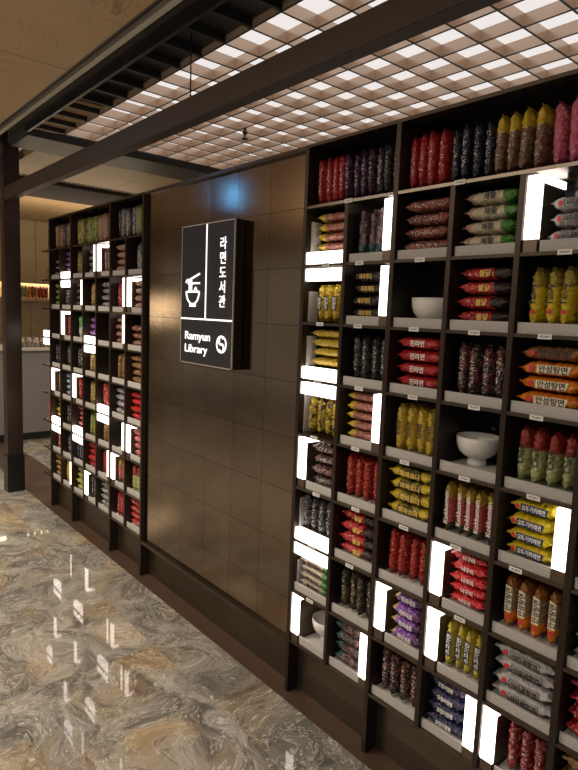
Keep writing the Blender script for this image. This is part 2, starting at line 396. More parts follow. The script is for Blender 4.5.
bw.box(bx - .03, bx + .03, -.004, .001, bz - .078, bz - .066)
stroke(bw, [(bx - .062, bz + .055), (bx + .066, bz + .092)], .0048)
stroke(bw, [(bx - .048, bz + .044), (bx + .068, bz + .044)], .0048)
for k in range(3):
    xx = bx - .036 + k * .012
    stroke(bw, [(xx, bz + .002), (xx, bz + .06)], .003)
stroke(bw, [(bx - .05 + .02 * math.cos(t), bz + .045 + .02 * math.sin(t)) for t in [math.pi * .1 + i * math.pi / 8 for i in range(8)]], .003)
stroke(bw, [(bx + .012, bz + .003), (bx + .028, bz + .024), (bx + .044, bz + .004)], .003)
tag(bw.build('bowl_symbol', M['sign_white'], sg), 'glowing outline of a noodle bowl with chopsticks')
lg = MB(); lx, lz = .1535, -.242
stroke(lg, [(lx + .041 * math.cos(t), lz + .041 * math.sin(t)) for t in [i * math.pi / 12 for i in range(24)]], .0035, True)
stroke(lg, [(lx - .002 + .020 * math.cos(t), lz + .018 + .020 * math.sin(t)) for t in [math.radians(a) for a in range(30, 275, 24)]], .0045)
stroke(lg, [(lx + .002 + .020 * math.cos(t), lz - .018 + .020 * math.sin(t)) for t in [math.radians(a) for a in range(-150, 95, 24)]], .0045)
tag(lg.build('round_logo', M['sign_white'], sg), 'glowing round S-shaped logo')

# green-blue exit sign of the room, seen only as a reflection in the bronze wall
ex = root('exit_sign', (-4.88, 0.0, 2.86)); tag(ex, 'glowing exit sign box hanging under the ceiling, mirrored blue in the bronze wall', 'exit sign')
MB().box(-.15, .15, -.03, .03, -.11, .11).build('casing', M['steel'], ex)
tag(MB().box(-.142, .142, .0305, .034, -.102, .102).build('lit_face', emis('exit_glow', (.10, .38, 1.0), 9.0), ex), 'glowing blue-white face')
tag(MB().box(-.04, .04, .0345, .036, -.06, .06).build('running_figure', emis('exit_green', (.05, .6, .45), 3), ex), 'green figure')
MB().tube((0, 0, .11), (0, 0, .14), .006).build('hanger', M['steel'], ex)

# ------------------------------------------------------------------ noodle packs
PLN, PD, PT = .200, .115, .040        # length, depth, thickness of one pack
def pillow(seed, L=PLN, D=PD, T=PT, nu=40, nv=32):
    R = random.Random(seed); bm = bmesh.new(); rings = []
    ph = [R.uniform(0, 6.28) for _ in range(6)]; b0, b1 = R.uniform(-.003, .005), R.uniform(-.003, .005)
    us = [-1 + 2 * i / (nu - 1) for i in range(nu)]
    for i, u in enumerate(us):
        a = abs(u); core = min(1, a / .88)
        t = T / 2 * max(.03, (1 - core ** 8)) ** .55 if a < .88 else T / 2 * .05
        wdt = D / 2 * (1 - .10 * core ** 6) * (1 + (.05 if a >= .88 else 0))
        bend = (b0 if u < 0 else b1) * max(0, (a - .55) / .45) ** 1.5
        ring = []
        for j in range(nv):
            th = 2 * math.pi * (j + .5) / nv; c, s = math.cos(th), math.sin(th)
            ex_ = .55
            y = wdt * math.copysign(abs(c) ** ex_, c); z = t * math.copysign(abs(s) ** .8, s)
            wr = .0013 * math.sin(u * 19 + ph[0] + th * 2) + .0012 * math.sin(u * 31 + ph[1] - th * 3)
            endw = max(0, (a - .45) / .4)
            wr += min(1, endw) * .0026 * math.sin(th * 6 + ph[2] + u * 6)
            if a >= .88: wr = 0; z += .0022 * math.sin(c * 9 + ph[3])
            nz = noise.noise(Vector((u * L * 42 + seed * 9, y * 55, z * 75))) + .6 * noise.noise(Vector((u * L * 95 + seed * 5, y * 110, z * 130)))
            wr += (.0030 if a < .88 else 0) * nz
            y += wr * c * .8; z += wr * s * (1 if a < .88 else 0)
            ring.append(bm.verts.new((u * L / 2 + (.001 * math.sin(th * 9 + ph[4]) if a > .97 else 0), y, z + bend)))
        rings.append(ring)
    for a, b in zip(rings, rings[1:]):
        for j in range(nv):
            f = bm.faces.new((a[j], a[(j + 1) % nv], b[(j + 1) % nv], b[j])); f.smooth = True
    bm.faces.new(rings[0][::-1]); bm.faces.new(rings[-1])
    bmesh.ops.recalc_face_normals(bm, faces=bm.faces)
    lay = bm.verts.layers.float_vector.new('print_co')
    for v in bm.verts: v[lay] = v.co
    return bm
def pack_mat(name, base, left=None, right=None, spots=None, white=.0, lp=-.052, rp=.055, spot2=None, rough=.2):
    m, nt, b = new_mat('pack_' + name); co = nd(nt, 'ShaderNodeAttribute', attribute_name='print_co').outputs['Vector']; s = sepx(nt, co)
    oi = nt.nodes.new('ShaderNodeObjectInfo').outputs['Random']
    cb = nt.nodes.new('ShaderNodeCombineXYZ'); nt.links.new(math_(nt, 'MULTIPLY', oi, 3), cb.inputs[0])
    va = nt.nodes.new('ShaderNodeVectorMath'); va.operation = 'ADD'; nt.links.new(co, va.inputs[0]); nt.links.new(cb.outputs[0], va.inputs[1]); v = va.outputs[0]
    wob = math_(nt, 'MULTIPLY', math_(nt, 'SUBTRACT', noise_(nt, co, 22, 2), .5), .03)
    x = math_(nt, 'ADD', s[0], wob)
    c = mixc(nt, noise_(nt, v, 30, 2), tuple(k * .8 for k in base), tuple(min(1, k * 1.1) for k in base))
    if spots: c = mixc(nt, ramp(nt, noise_(nt, mapping(nt, v, (.8, 1, 1.2)), 42, 4, .6), [(.47, (0, 0, 0)), (.58, (1, 1, 1))]), c, spots)
    if spot2: c = mixc(nt, ramp(nt, noise_(nt, mapping(nt, v, (1, .7, 1.3), loc=(3, 1, 4)), 105, 3, .6), [(.58, (0, 0, 0)), (.66, (1, 1, 1))]), c, spot2)
    if white:   # printed lettering band
        ly = noise_(nt, mapping(nt, v, (250, 60, 170)), 1, 1.5)
        inb = math_(nt, 'MULTIPLY', math_(nt, 'LESS_THAN', math_(nt, 'ABSOLUTE', s[2]), .008), math_(nt, 'LESS_THAN', math_(nt, 'ABSOLUTE', s[0]), .055))
        c = mixc(nt, math_(nt, 'MULTIPLY', math_(nt, 'MULTIPLY', inb, math_(nt, 'GREATER_THAN', ly, .60)), white), c, (.85, .82, .78))
    if left: c = mixc(nt, math_(nt, 'LESS_THAN', x, lp), c, left)
    if right: c = mixc(nt, math_(nt, 'GREATER_THAN', x, rp), c, right)
    nt.links.new(c, b.inputs['Base Color']); b.inputs['Roughness'].default_value = rough
    b.inputs['Specular IOR Level'].default_value = .7
    bump(nt, noise_(nt, mapping(nt, v, (1.0, 1.4, 1.4)), 42, 4, .62, .8), b, .9, .010)
    return m
Y_ = (.62, .46, .03); RED = (.36, .014, .018); BLK = (.02, .018, .020); NVY = (.008, .009, .024); SIL = (.50, .49, .49); ORG = (.80, .26, .02)
PUR = (.13, .035, .22); GRN = (.05, .26, .05); CRM = (.62, .56, .42); PNK = (.62, .12, .24); BRN = (.22, .10, .05); DRED = (.22, .012, .018); GLD = (.45, .32, .08)
WHT = (.8, .8, .77)
# name: (material, word colours, description)
D = {}
def design(k, desc, text=None, tcol='ink_white', badge=None, logo=None, **kw): D[k] = dict(mat=pack_mat(k, **kw), desc=desc, text=text, tcol=tcol, badge=badge, logo=logo)
design('red', 'bright red', base=RED, white=.8, spots=(.46, .03, .03))
design('redstack', 'glossy red', text='진라면', tcol='ink_white', base=(.45, .018, .022), white=0)
design('redtext', 'bright red white-lettered', text='너구리', tcol='ink_white', base=(.60, .015, .025), spot2=(.80, .25, .2))
design('redblack', 'red and black', text='불닭', tcol='ink_gold', base=(.50, .02, .03), right=(.03, .015, .015), rp=.03, white=.0, spots=(.33, .01, .015), spot2=(.8, .5, .4))
design('darkpurple', 'dark purple', base=(.035, .012, .040), spots=(.06, .018, .06), white=.7)
design('blackgrey', 'black and silver', base=BLK, white=.9, spots=(.06, .06, .065))
design('blackgold', 'black gold-lettered', text='짜파게티', tcol='ink_gold', base=(.018, .014, .014), white=0, spot2=(.20, .12, .05))
design('blackred', 'black, red and white', base=(.03, .018, .018), white=.9, spots=(.16, .035, .03), spot2=(.45, .42, .40))
design('navy', 'navy blue', base=NVY, white=.75, spots=(.016, .020, .055))
design('blue', 'dark blue white-lettered', text='오징어짬뽕', tcol='ink_white', base=(.012, .018, .085), spot2=(.30, .20, .12))
design('yellowbrown', 'brown yellow-topped', base=(.20, .10, .06), right=(.60, .42, .03), rp=.035, white=.8, spot2=(.5, .4, .35))
design('pink', 'large pink', base=PNK, spots=(.55, .10, .20), spot2=(.85, .6, .2))
design('yellowpink', 'brown yellow-ended', base=(.32, .10, .08), left=Y_, lp=-.045, spots=(.45, .18, .12), spot2=(.70, .5, .4))
design('yellowblack', 'yellow black-banded', text='비빔면', tcol='ink_white', badge='ink_black', base=Y_, spot2=(.6, .15, .05))
design('yellow', 'plain yellow', base=(.58, .42, .03), white=0, spots=(.50, .33, .05), spot2=(.12, .06, .03))
design('yellowtiger', 'yellow and black', base=(.50, .36, .03), spots=(.03, .025, .02), spot2=(.5, .35, .04))
design('curry', 'yellow navy-bannered', text='오뚜기카레면', tcol='ink_white', badge='ink_navy', logo='ink_red', base=(.74, .58, .02), spot2=(.55, .40, .02))
design('tangy', 'tall bright yellow', text='Tangy', tcol='ink_black', logo='ink_red', base=(.72, .56, .03), right=(.35, .27, .03), rp=.03)
design('greenyellow', 'yellow-green', base=(.45, .42, .05), spots=(.25, .30, .05), white=.6, spot2=(.6, .5, .4))
design('green', 'green white-ended', base=(.08, .32, .08), left=(.55, .58, .5), lp=-.01, spot2=(.5, .6, .4))
design('cream', 'cream green-ended', text='채황', tcol='ink_black', base=CRM, right=(.07, .25, .04), rp=.045, left=(.50, .30, .24), lp=-.062)
design('creamdark', 'beige green-ended', text='멸치국수', tcol='ink_black', base=(.45, .38, .29), right=(.06, .20, .04), rp=.055)
design('silver', 'silver red-logoed', text='사리곰탕면', tcol='ink_black', badge='box', logo='ink_red', base=(.55, .54, .54), spots=(.42, .41, .41))
design('silvergrey', 'silver-grey', base=(.34, .34, .35), spots=(.08, .08, .09), white=.6)
design('orange', 'orange white-labelled', text='안성탕면', tcol='ink_black', badge='ink_cream', logo='ink_red', base=(.80, .25, .015), spots=(.70, .20, .015))
design('orangedark', 'dull brown-orange', text='안성탕면', tcol='ink_black', badge='box', logo='ink_red', base=(.30, .12, .04), spots=(.26, .10, .03))
design('orangebrown', 'orange brown-topped', text='안성탕면', tcol='ink_black', badge='ink_cream', logo='ink_red', base=(.33, .22, .12), left=(.80, .25, .015), right=(.28, .10, .02), lp=-.035, rp=.045)
design('greenred', 'pale green red-topped', text='Cham', tcol='ink_black', base=(.42, .47, .20), right=(.28, .03, .02), rp=.02, spot2=(.75, .7, .5))
design('pinkred', 'pink-red yellow-topped', text='Kokkomen', tcol='ink_white', base=(.52, .10, .10), right=(.40, .28, .04), rp=.04, left=(.10, .08, .05), lp=-.06, spot2=(.6, .35, .25))
design('yellowred', 'yellow red-printed', base=(.60, .45, .04), spots=(.52, .38, .05), white=0, spot2=(.45, .05, .03), text='진라면', tcol='ink_black')
design('yellowbronze', 'black and yellow shiny', base=(.10, .075, .03), left=Y_, lp=-.055, right=Y_, rp=.05, spots=(.45, .34, .03), spot2=(.04, .03, .02), text='짜짜로니', tcol='ink_gold')
design('yellowblue', 'yellow blue-striped', text='소고기면', tcol='ink_white', badge='ink_navy', base=(.60, .48, .04), spot2=(.1, .35, .4))
design('purple', 'purple and white', text='하바네로', tcol='ink_white', base=(.20, .05, .36), right=(.09, .03, .12), rp=.05, left=(.5, .38, .08), lp=-.075, spot2=(.55, .5, .6))
design('darkpink', 'black and pink', base=(.05, .03, .035), left=(.03, .10, .09), lp=-.05, spots=(.24, .13, .14), spot2=(.30, .26, .26))
design('reddark', 'dark red gold-printed', base=(.38, .015, .018), spots=(.28, .012, .015), white=0, spot2=(.55, .35, .1))
design('darkgold', 'black gold-streaked', base=(.022, .018, .016), spots=(.10, .07, .025), white=.6)
design('maroon', 'maroon', base=DRED, white=.8, spots=(.33, .05, .05), spot2=(.5, .4, .38))
design('brownred', 'brown and red', base=(.16, .05, .035), spots=(.32, .08, .06), white=.7, spot2=(.55, .42, .38))
design('brown', 'brown gold-printed', base=(.20, .10, .04), spots=(.32, .18, .06), spot2=(.55, .4, .15))
design('browngold', 'gold-brown', base=(.42, .28, .08), spots=(.22, .12, .05), spot2=(.6, .5, .2))
design('gold', 'shiny gold', base=(.42, .33, .06), spots=(.16, .11, .04), spot2=(.68, .6, .3))
design('greengold', 'olive and yellow', base=(.32, .32, .05), spots=(.10, .20, .10), spot2=(.6, .55, .1))
design('tan', 'tan multicoloured', base=(.38, .28, .18), spots=(.45, .16, .08), spot2=(.55, .52, .45))
design('greywhite', 'grey and white', base=(.26, .26, .26), spots=(.12, .12, .12), spot2=(.6, .6, .6))
design('silverblue', 'silver-blue', base=(.42, .48, .55), spots=(.10, .16, .30), spot2=(.8, .8, .8))
design('pinkstack', 'pinkish red', base=(.52, .12, .13), spots=(.40, .04, .05), spot2=(.8, .6, .5))
design('palegreen', 'pale green and white', base=(.52, .56, .40), spots=(.28, .34, .16), spot2=(.8, .8, .7))
PILLOW = [pillow(s) for s in range(5)]
for k, d in D.items():
    d['mesh'] = []
    for i, p in enumerate(rnd.sample(PILLOW, 3)):
        me = bpy.data.meshes.new('noodle_pack'); p.to_mesh(me); me.materials.append(d['mat']); d['mesh'].append(me)
    if d['text']:
        sz = .024 if len(d['text']) <= 4 else .019
        lat = d['text'].isascii()
        if lat: sz = .030
        d['tm'] = text_mesh(d['text'], sz, .0006, M[d['tcol']], 0, 'CENTER', 1.0)
        w = max(v.co.x for v in d['tm'].vertices) - min(v.co.x for v in d['tm'].vertices)
        zc = (max(v.co.z for v in d['tm'].vertices) + min(v.co.z for v in d['tm'].vertices)) / 2
        for v in d['tm'].vertices: v.co.z -= zc
        hw = w / 2 + .006
        if d['badge'] and d['badge'] != 'box':
            mb = MB().prism([(-hw, -.012), (hw - .004, -.012), (hw + .004, .012), (-hw, .012)], -.0004, .0012)
            d['bm'] = mb.mesh('badge', M[d['badge']])
        elif d['badge'] == 'box':
            mb = MB()
            for a in ((-hw, hw, -.0135, -.012), (-hw, hw, .012, .0135), (-hw, -hw + .0015, -.0135, .0135), (hw - .0015, hw, -.0135, .0135)): mb.box(a[0], a[1], -.0004, .0006, a[2], a[3])
            d['bm'] = mb.mesh('badge', M['ink_black'])
        if d['logo']:
            mb = MB(); mb.prism([(-hw - .016 + .0085 * math.cos(t), .0085 * math.sin(t)) for t in [i * math.pi / 8 for i in range(16)]], -.0004, .0008)
            d['lm'] = mb.mesh('logo', M[d['logo']])
for p in PILLOW: p.free()

ORD = ['first', 'second', 'third', 'fourth', 'fifth', 'sixth', 'seventh', 'eighth', 'ninth', 'tenth', 'eleventh', 'twelfth', 'thirteenth', 'fourteenth']
def posword(i, n, mode, fromtop=True):
    if mode == 'stack':     # i counted from the bottom
        if n == 1: return 'single one lying flat'
        if i == 0: return 'bottom of stack'
        if i == n - 1: return 'topmost of stack'
        return ORD[i] + ' from stack bottom'
    if n == 1: return 'single one standing'
    if i == 0: return 'leftmost standing'
    if i == n - 1: return 'rightmost standing'
    return ORD[i] + ' standing from left'
NP = 0; PACKS = []
def put_pack(k, loc, mode, label, group, detail, tilt=0, sc=(1, 1, 1)):
    global NP
    d = D[k]; NP += 1
    o = bpy.data.objects.new('noodle_pack', d['mesh'][NP % 3]); COL.objects.link(o)
    o.location = loc; o.scale = sc
    if mode == 'stack': o.rotation_euler = (rnd.uniform(-.012, .012), tilt, rnd.uniform(-.05, .05))
    else: o.rotation_euler = (rnd.uniform(-.02, .05), -math.pi / 2 + tilt, rnd.uniform(-.025, .025))
    tag(o, label, 'noodle pack', group)
    PACKS.append(o)
    if detail and d['text']:
        off = .008 if d['logo'] else 0
        t = bpy.data.objects.new('lettering', d['tm']); COL.objects.link(t); t.parent = o; t.location = (off, -PD / 2 - .0034, 0)
        if 'bm' in d: q = bpy.data.objects.new('printed_badge', d['bm']); COL.objects.link(q); q.parent = o; q.location = (off, -PD / 2 - .0022, 0)
        if 'lm' in d: q = bpy.data.objects.new('round_emblem', d['lm']); COL.objects.link(q); q.parent = o; q.location = (off, -PD / 2 - .0026, 0)
    return o

# ------------------------------------------------------------------ racks
UT = .0095          # half thickness of an upright
YB = 1.905          # back of the cells
def make_rack(name, label, X0, P, ncol, majors, side, ext=False):
    r = root(name, (X0, YF, 0)); tag(r, label, 'shelf')
    dep = YB - YF
    for i in range(ncol + 1):
        x = i * P; major = i in majors
        top = ZTOP if major else ZB(0) - .006
        h = UT + (.0015 if major else 0)
        if major:
            mb = MB().box(x - h, x + h, 0, .068, 0, ZB(8)).box(x - h, x + h, 0, dep, ZB(8), top)
        else: mb = MB().box(x - h, x + h, 0, dep, ZB(8) - .006, top)
        mb.build('upright', M['steel'], r, bevel=.0012)
    xa = -.195 if ext else -UT; xb = ncol * P + UT
    for i in range(9):
        z = ZB(i); MB().box(xa, xb, .0012, dep, z - .006, z + .005).build('shelf', M['shelf_board'], r)
    MB().box(-UT, xb, .0, dep, ZTOP, ZTOP + .012).build('top_board', M['shelf_board'], r)
    MB().box(-UT, xb, dep, dep + .006, ZB(8), ZTOP).build('back_panel', M['back'], r)
    return r
rackL = make_rack('display_shelf', 'tall dark metal shelf unit of small lit cells at far left of bronze wall', XL0, PL, 7, (0, 2, 5, 7), 'left', True)
rackR = make_rack('display_shelf', 'tall dark metal shelf unit of small lit cells right of bronze wall', XR0, PR, 8, (0, 2, 5, 7), 'right')

def part(name, me, parent, loc): 
    o = bpy.data.objects.new(name, me); COL.objects.link(o); o.parent = parent; o.location = loc; return o
for p_ in ((-6.3, .3), (-7.9, .3), (-4.2, .45), (-2.6, .3), (-7.3, 3.4), (-7.3, 4.6), (-6.2, 2.6)): spot_('downlight', (p_[0], p_[1], 2.97), 60, 110)
TRAY = {}
def tray_mesh(w):
    k = round(w, 3)
    if k not in TRAY:
        TRAY[k] = MB().box(0, w, 0, .008, 0, .034).box(0, w, .008, .19, 0, .019).mesh('tray', M['tray'], .0008)
    return TRAY[k]
TAG = MB().box(-.021, .021, -.0012, 0, -.0075, .0075).mesh('price_tag', M['tag'])
LV_H = .190
lampV = {}
def lamp_parts(kind, w=0):
    """inverted L lamp bar: upright luminous bar at the front and a luminous bar running back under the board above"""
    key = (kind, round(w, 3))
    if key in lampV: return lampV[key]
    if kind == 'L':
        e = MB().box(0, .045, 0, .012, .038, .222).box(.010, .045, .0122, .150, .200, .222)
        h = MB().box(0, .043, .002, .012, .0, .0375).box(0, .043, .0125, .150, 0, .1995)
    elif kind == 'R':
        e = MB().box(-.042, 0, 0, .012, .038, .222).box(-.042, -.010, .0122, .150, .200, .222)
        h = MB().box(-.040, 0, .002, .012, .0, .0375).box(-.040, 0, .0125, .150, 0, .1995)
    else:
        e = MB().box(0, w, 0, .030, 0, .050); h = MB().box(0, w, .031, .150, .003, .047)
    lampV[key] = (e.mesh('diffuser', M['lamp'], .0012), h.mesh('light_box', M['bronze_block']))
    return lampV[key]
def put_lamp(rack, kind, x, z, w=0):
    e, h = lamp_parts(kind, w)
    b = part('light_box', h, rack, (x, .006, z)); part('diffuser', e, b, (0, 0, 0))

def bowl(kind, loc, label):
    b = root('soup_bowl', loc); tag(b, label, 'bowl')
    if kind == 'wide':
        pr = [(0, .006), (.035, .006), (.037, 0), (.041, 0), (.043, .008), (.062, .018), (.076, .036), (.083, .060), (.085, .088), (.0815, .089), (.079, .060), (.071, .038), (.055, .022), (0, .018)]
    else:
        pr = [(0, .006), (.030, .006), (.033, 0), (.038, 0), (.037, .012), (.032, .028), (.050, .036), (.070, .055), (.079, .082), (.081, .112), (.0775, .113), (.075, .084), (.066, .060), (.046, .045), (0, .041)]
    MB().lathe(pr, 48).build('body', M['porcelain'], b)
    if kind != 'wide':
        b.scale = (.92, .92, .9)
    return b

def cell(rack, X0, P, side, c, r, mode, designs, lights='', detail=False, tagon=True, span=1, trayon=True, c1=None, xl=None, xr=None):
    """fill one cell; r = 0 is the tall row at the top, board under it is ZB(r)"""
    z = ZB(r) + .005
    x0 = c * P + UT + .002; x1 = (c + span) * P - UT - .002
    if xl is not None: x0, x1 = xl, xr
    if 'L' in lights: put_lamp(rack, 'L', x0 + .001, z); x0 += .048
    if 'R' in lights: put_lamp(rack, 'R', x1 - .001, z); x1 -= .045
    if 'B' in lights: put_lamp(rack, 'B', x0 + .001, z + .0005, x1 - x0 - .002); 
    if 'T' in lights: put_lamp(rack, 'T', x0 + .001, z + .224 - .0505 - .001, x1 - x0 - .002)
    if 'L' in lights or 'R' in lights or trayon:
        pass
    if trayon and 'B' not in lights and r > 0: part('tray', tray_mesh(x1 - x0 - .004), rack, (x0 + .002, .014, z)); zt = z + .0192
    elif 'B' in lights: zt = z + .052
    else: zt = z + .0005
    if tagon: part('price_tag', TAG, rack, ((x0 + x1) / 2 - rnd.uniform(-.02, .02), .001, ZB(r)))
    RW, CW = ORD[r], (ORD[c] if c >= 0 else 'outer')
    X = X0 + (x0 + x1) / 2; room = x1 - x0
    where = f'{RW} row, {CW} column, {side} shelves' if c >= 0 else f'{RW} row, open left end of left shelves'
    if mode == 'stack':
        avail = (.222 - (zt - z) - (.056 if 'T' in lights else 0))
        n = len(designs); pitch = min(.0465, (avail - .010) / n)
        s = min(1, (room - (.026 if 'L' in lights or 'R' in lights else .018)) / PLN)
        for i, k in enumerate(designs):
            put_pack(k, (X + rnd.uniform(-1, 1) * max(0, (room - PLN * s) / 2 - .009), YF + .026 + PD / 2 + rnd.uniform(0, .012) + (.012 if 'B' in lights else 0), zt + .0035 + pitch * (i + .5)), 'stack',
                     f"{D[k]['desc']} noodle pack, {posword(i, n, mode)}, {where}", f'noodle packs stacked in {where}', detail, rnd.uniform(-.008, .008), (s, 1, pitch / .0478))
    elif mode == 'stand':
        n = len(designs); top = .222 - (zt - z) - (.056 if 'T' in lights else 0)
        s = min(.885, (top - .010) / PLN) if r > 0 else .95
        pitch = min(.047, (room - .022) / n)
        if 'w' in lights: pitch = min(.07, (room - .01) / n)
        st = X - pitch * (n - 1) / 2
        ts = min(1, pitch / .0425) if pitch < .0425 else min(1.1, pitch / .044)
        lean = rnd.uniform(-.03, .03); ts *= .87
        for i, k in enumerate(designs):
            if k is None: continue
            put_pack(k, (st + pitch * i, YF + .028 + PD / 2 + rnd.uniform(0, .015), zt + PLN * s / 2 + .0035), 'stand',
                     f"{D[k]['desc']} noodle pack, {posword(i, n, mode)}, {where}", f'noodle packs standing in {where}', detail, lean + rnd.uniform(-.008, .008), (s * rnd.uniform(.96, 1), 1, ts))
    elif mode in ('wide', 'footed'):
        px = X + designs[0]
        bowl(mode, (px, YF + .12, zt), designs[1])

def R(*a, **k): cell(rackR, XR0, PR, 'right', *a, **k)
def L(*a, **k): k.setdefault('tagon', False); cell(rackL, XL0, PL, 'left', *a, **k)
# ---- right rack, top row
R(0, 0, 'stand', ['red'] * 4 + ['darkpurple'] * 4 + ['blackgrey'] * 3, span=2, detail=False)
def TOPR(k, n, xa, xb, tagon=False, c=2, sp=5): cell(rackR, XR0, PR, 'right', c, 0, 'stand', [k] * n, xl=xa - XR0, xr=xb - XR0, tagon=tagon)
TOPR('red', 4, -1.428, -1.240); TOPR('navy', 4, -1.252, -1.066, True, 3); TOPR('yellowbrown', 4, -1.092, -.896, False, 4); TOPR('pink', 3, -.908, -.745, False, 4)
# ---- column 0
R(0, 1, 'stack', ['yellowpink'] * 4, 'B', detail=True)
R(0, 2, 'stand', ['yellowblack'] * 3, 'T', detail=True, trayon=False)
R(0, 3, 'stack', ['yellow'] * 4, 'B', detail=True)
R(0, 4, 'stand', ['yellowtiger'] * 4, 'T', trayon=False)
R(0, 5, 'stack', ['blackred'] * 4, 'L')
R(0, 6, 'stand', ['blackgrey'] * 4, 'B')
R(0, 7, 'stack', ['creamdark'] * 4, 'T', detail=True)
R(0, 8, 'footed', (-.006, 'white footed bowl in the bottom row beside a vertical light box'), 'L', tagon=False)
for r_i in (1, 2, 3, 4, 6, 7):
    pz = part('side_panel', MB().box(0, .004, .030, .085, 0, .185).mesh('side_panel', M['tray']), rackR, (UT + .0005, 0, ZB(r_i) + (.0065 if r_i not in (1, 3, 6) else .056)))
    pz.scale = (1, 1, 1 if r_i in (4,) else .70)
# ---- column 1
R(1, 1, 'stand', ['darkpink'] * 3, 'R')
R(1, 2, 'stack', ['blackgold'] * 4, 'R', detail=True)
R(1, 3, 'stand', ['blackgrey'] * 4)
R(1, 4, 'stack', ['yellowpink'] * 5, 'R')
R(1, 5, 'stand', ['reddark'] * 4)
R(1, 6, 'stack', ['redblack'] * 4, detail=True)
R(1, 7, 'stand', ['darkgold'] * 4, tagon=False)
R(1, 8, 'stack', ['darkpink'] * 4, 'R', tagon=False)
# ---- column 2
R(2, 1, 'stack', ['brownred'] * 4)
R(2, 2, 'wide', (-.006, 'wide white bowl without foot in the third row, right shelves'))
R(2, 3, 'stack', ['redstack'] * 4, detail=True)
R(2, 4, 'stand', ['yellowred'] * 4, detail=True)
R(2, 5, 'stack', ['yellowbronze'] * 4, detail=True)
R(2, 6, 'stand', ['reddark'] * 4, tagon=False)
R(2, 7, 'stack', ['purple'] * 4, 'L', detail=True, tagon=False)
R(2, 8, 'stand', ['blackred'] * 4, tagon=False)
# ---- column 3
R(3, 1, 'stack', ['cream'] * 4, detail=True, tagon=False)
R(3, 2, 'stack', ['redblack'] * 4, detail=True)
R(3, 3, 'stand', ['blackred'] * 4)
R(3, 4, 'footed', (-.030, 'white footed bowl standing alone in the fifth row, fourth column, right shelves'))
R(3, 5, 'stand', ['pinkred'] * 5, detail=True)
R(3, 6, 'stack', ['redtext'] * 5, 'L', detail=True)
R(3, 7, 'stand', ['yellowblue'] * 4, 'L', detail=True, tagon=False)
R(3, 8, 'stack', ['blue'] * 4, 'R', detail=True, tagon=False)
# ---- column 4
R(4, 1, 'stack', ['silver'] * 3, 'L', detail=True)
R(4, 2, 'stand', ['tangy'] * 4, detail=True)
R(4, 3, 'stack', ['orange'] * 3 + ['orangedark'], detail=True)
R(4, 4, 'stand', ['greenred'] * 4, detail=True)
R(4, 5, 'stack', ['curry'] * 4, 'R', detail=True)
R(4, 6, 'stand', ['orangebrown'] * 4, detail=True, tagon=False)
R(4, 7, 'stack', ['silver'] * 4, detail=True, tagon=False)
R(4, 8, 'stand', ['maroon'] * 3, 'L', tagon=False)
# ---- columns 5.. (mostly outside the frame)
for c_ in (5,):
    for q_ in range(1, 6): R(c_, q_, 'none', [], 'L' if q_ == 4 else '')
    R(c_, 6, 'stack', ['palegreen'] * 4); R(c_, 7, 'stack', ['redblack'] * 4); R(c_, 8, 'stack', ['brown'] * 4)
# ---- left rack
L(0, 0, 'stand', ['browngold', 'brown', 'tan', 'brownred', 'blackgrey', 'brown', 'greywhite', 'blackgrey'], span=2)
L(2, 0, 'stand', ['gold'] * 3 + ['blackgrey'] + ['greengold'] * 4 + ['tan'] * 4 + ['greywhite', 'maroon'], span=3)
L(5, 0, 'stand', ['blackgrey', 'greywhite', 'silvergrey', 'blackgrey', 'greywhite', 'greywhite', 'greengold', 'gold'], span=2)
ROWS = {
 1: [('stack', 'darkpurple', 3, ''), ('stack', 'purple', 4, 'B'), ('stand', 'gold', 3, ''), ('stack', 'greywhite', 4, 'R'), ('stand', 'brownred', 3, 'L'), ('stack', 'tan', 4, ''), ('stand', 'silvergrey', 2, '')],
 2: [('stack', 'greengold', 4, ''), ('stand', 'blackgrey', 4, 'T'), ('stack', 'darkpink', 4, 'R'), ('stand', 'browngold', 3, ''), ('stack', 'silvergrey', 4, ''), ('stand', 'red', 3, 'R'), ('stack', 'tan', 4, 'L')],
 3: [None, ('stand', 'reddark', 3, 'L'), ('stand', 'green', 3, ''), ('stack', 'purple', 3, 'B'), None, ('stack', 'brownred', 4, 'R'), ('stack', 'brownred', 3, '')],
 4: [('stand', 'navy', 3, ''), ('stand', 'blackgrey', 3, ''), ('stand', 'blackgrey', 3, ''), ('stand', 'browngold', 3, 'T'), None, ('stand', 'brown', 3, ''), ('stack', 'brown', 4, '')],
 5: [('stand', 'brown', 3, 'L'), ('stack', 'silverblue', 4, ''), ('stand', 'red', 3, 'L'), ('stand', 'gold', 3, ''), ('stand', 'red', 3, 'B'), ('stack', 'silvergrey', 4, ''), ('stack', 'redstack', 4, '')],
 6: [('stack', 'yellow', 4, 'B'), ('stand', 'blackgrey', 3, ''), ('stack', 'pinkstack', 4, 'B'), ('stand', 'greengold', 3, ''), ('stand', 'brown', 3, 'T'), ('none', '', 0, 'R'), ('stack', 'pinkstack', 4, 'L')],
 7: [('stand', 'pinkstack', 3, 'T'), ('stand', 'blackgrey', 3, ''), ('stand', 'navy', 4, 'T'), ('stack', 'redstack', 4, ''), ('stand', 'reddark', 3, 'R'), ('stand', 'pinkred', 3, 'L'), ('stand', 'greenred', 3, '')],
 8: [('stack', 'brown', 4, ''), ('stand', 'yellow', 3, 'R'), ('stack', 'greenyellow', 4, ''), ('stand', 'blackgrey', 4, 'L'), ('stack', 'silvergrey', 4, ''), ('stand', 'red', 3, ''), ('stack', 'red', 4, '')]}
for r, row in ROWS.items():
    for c, it in enumerate(row):
        if it is None: L(c, r, 'none', [])
        else: L(c, r, it[0], [it[1]] * it[2], it[3])
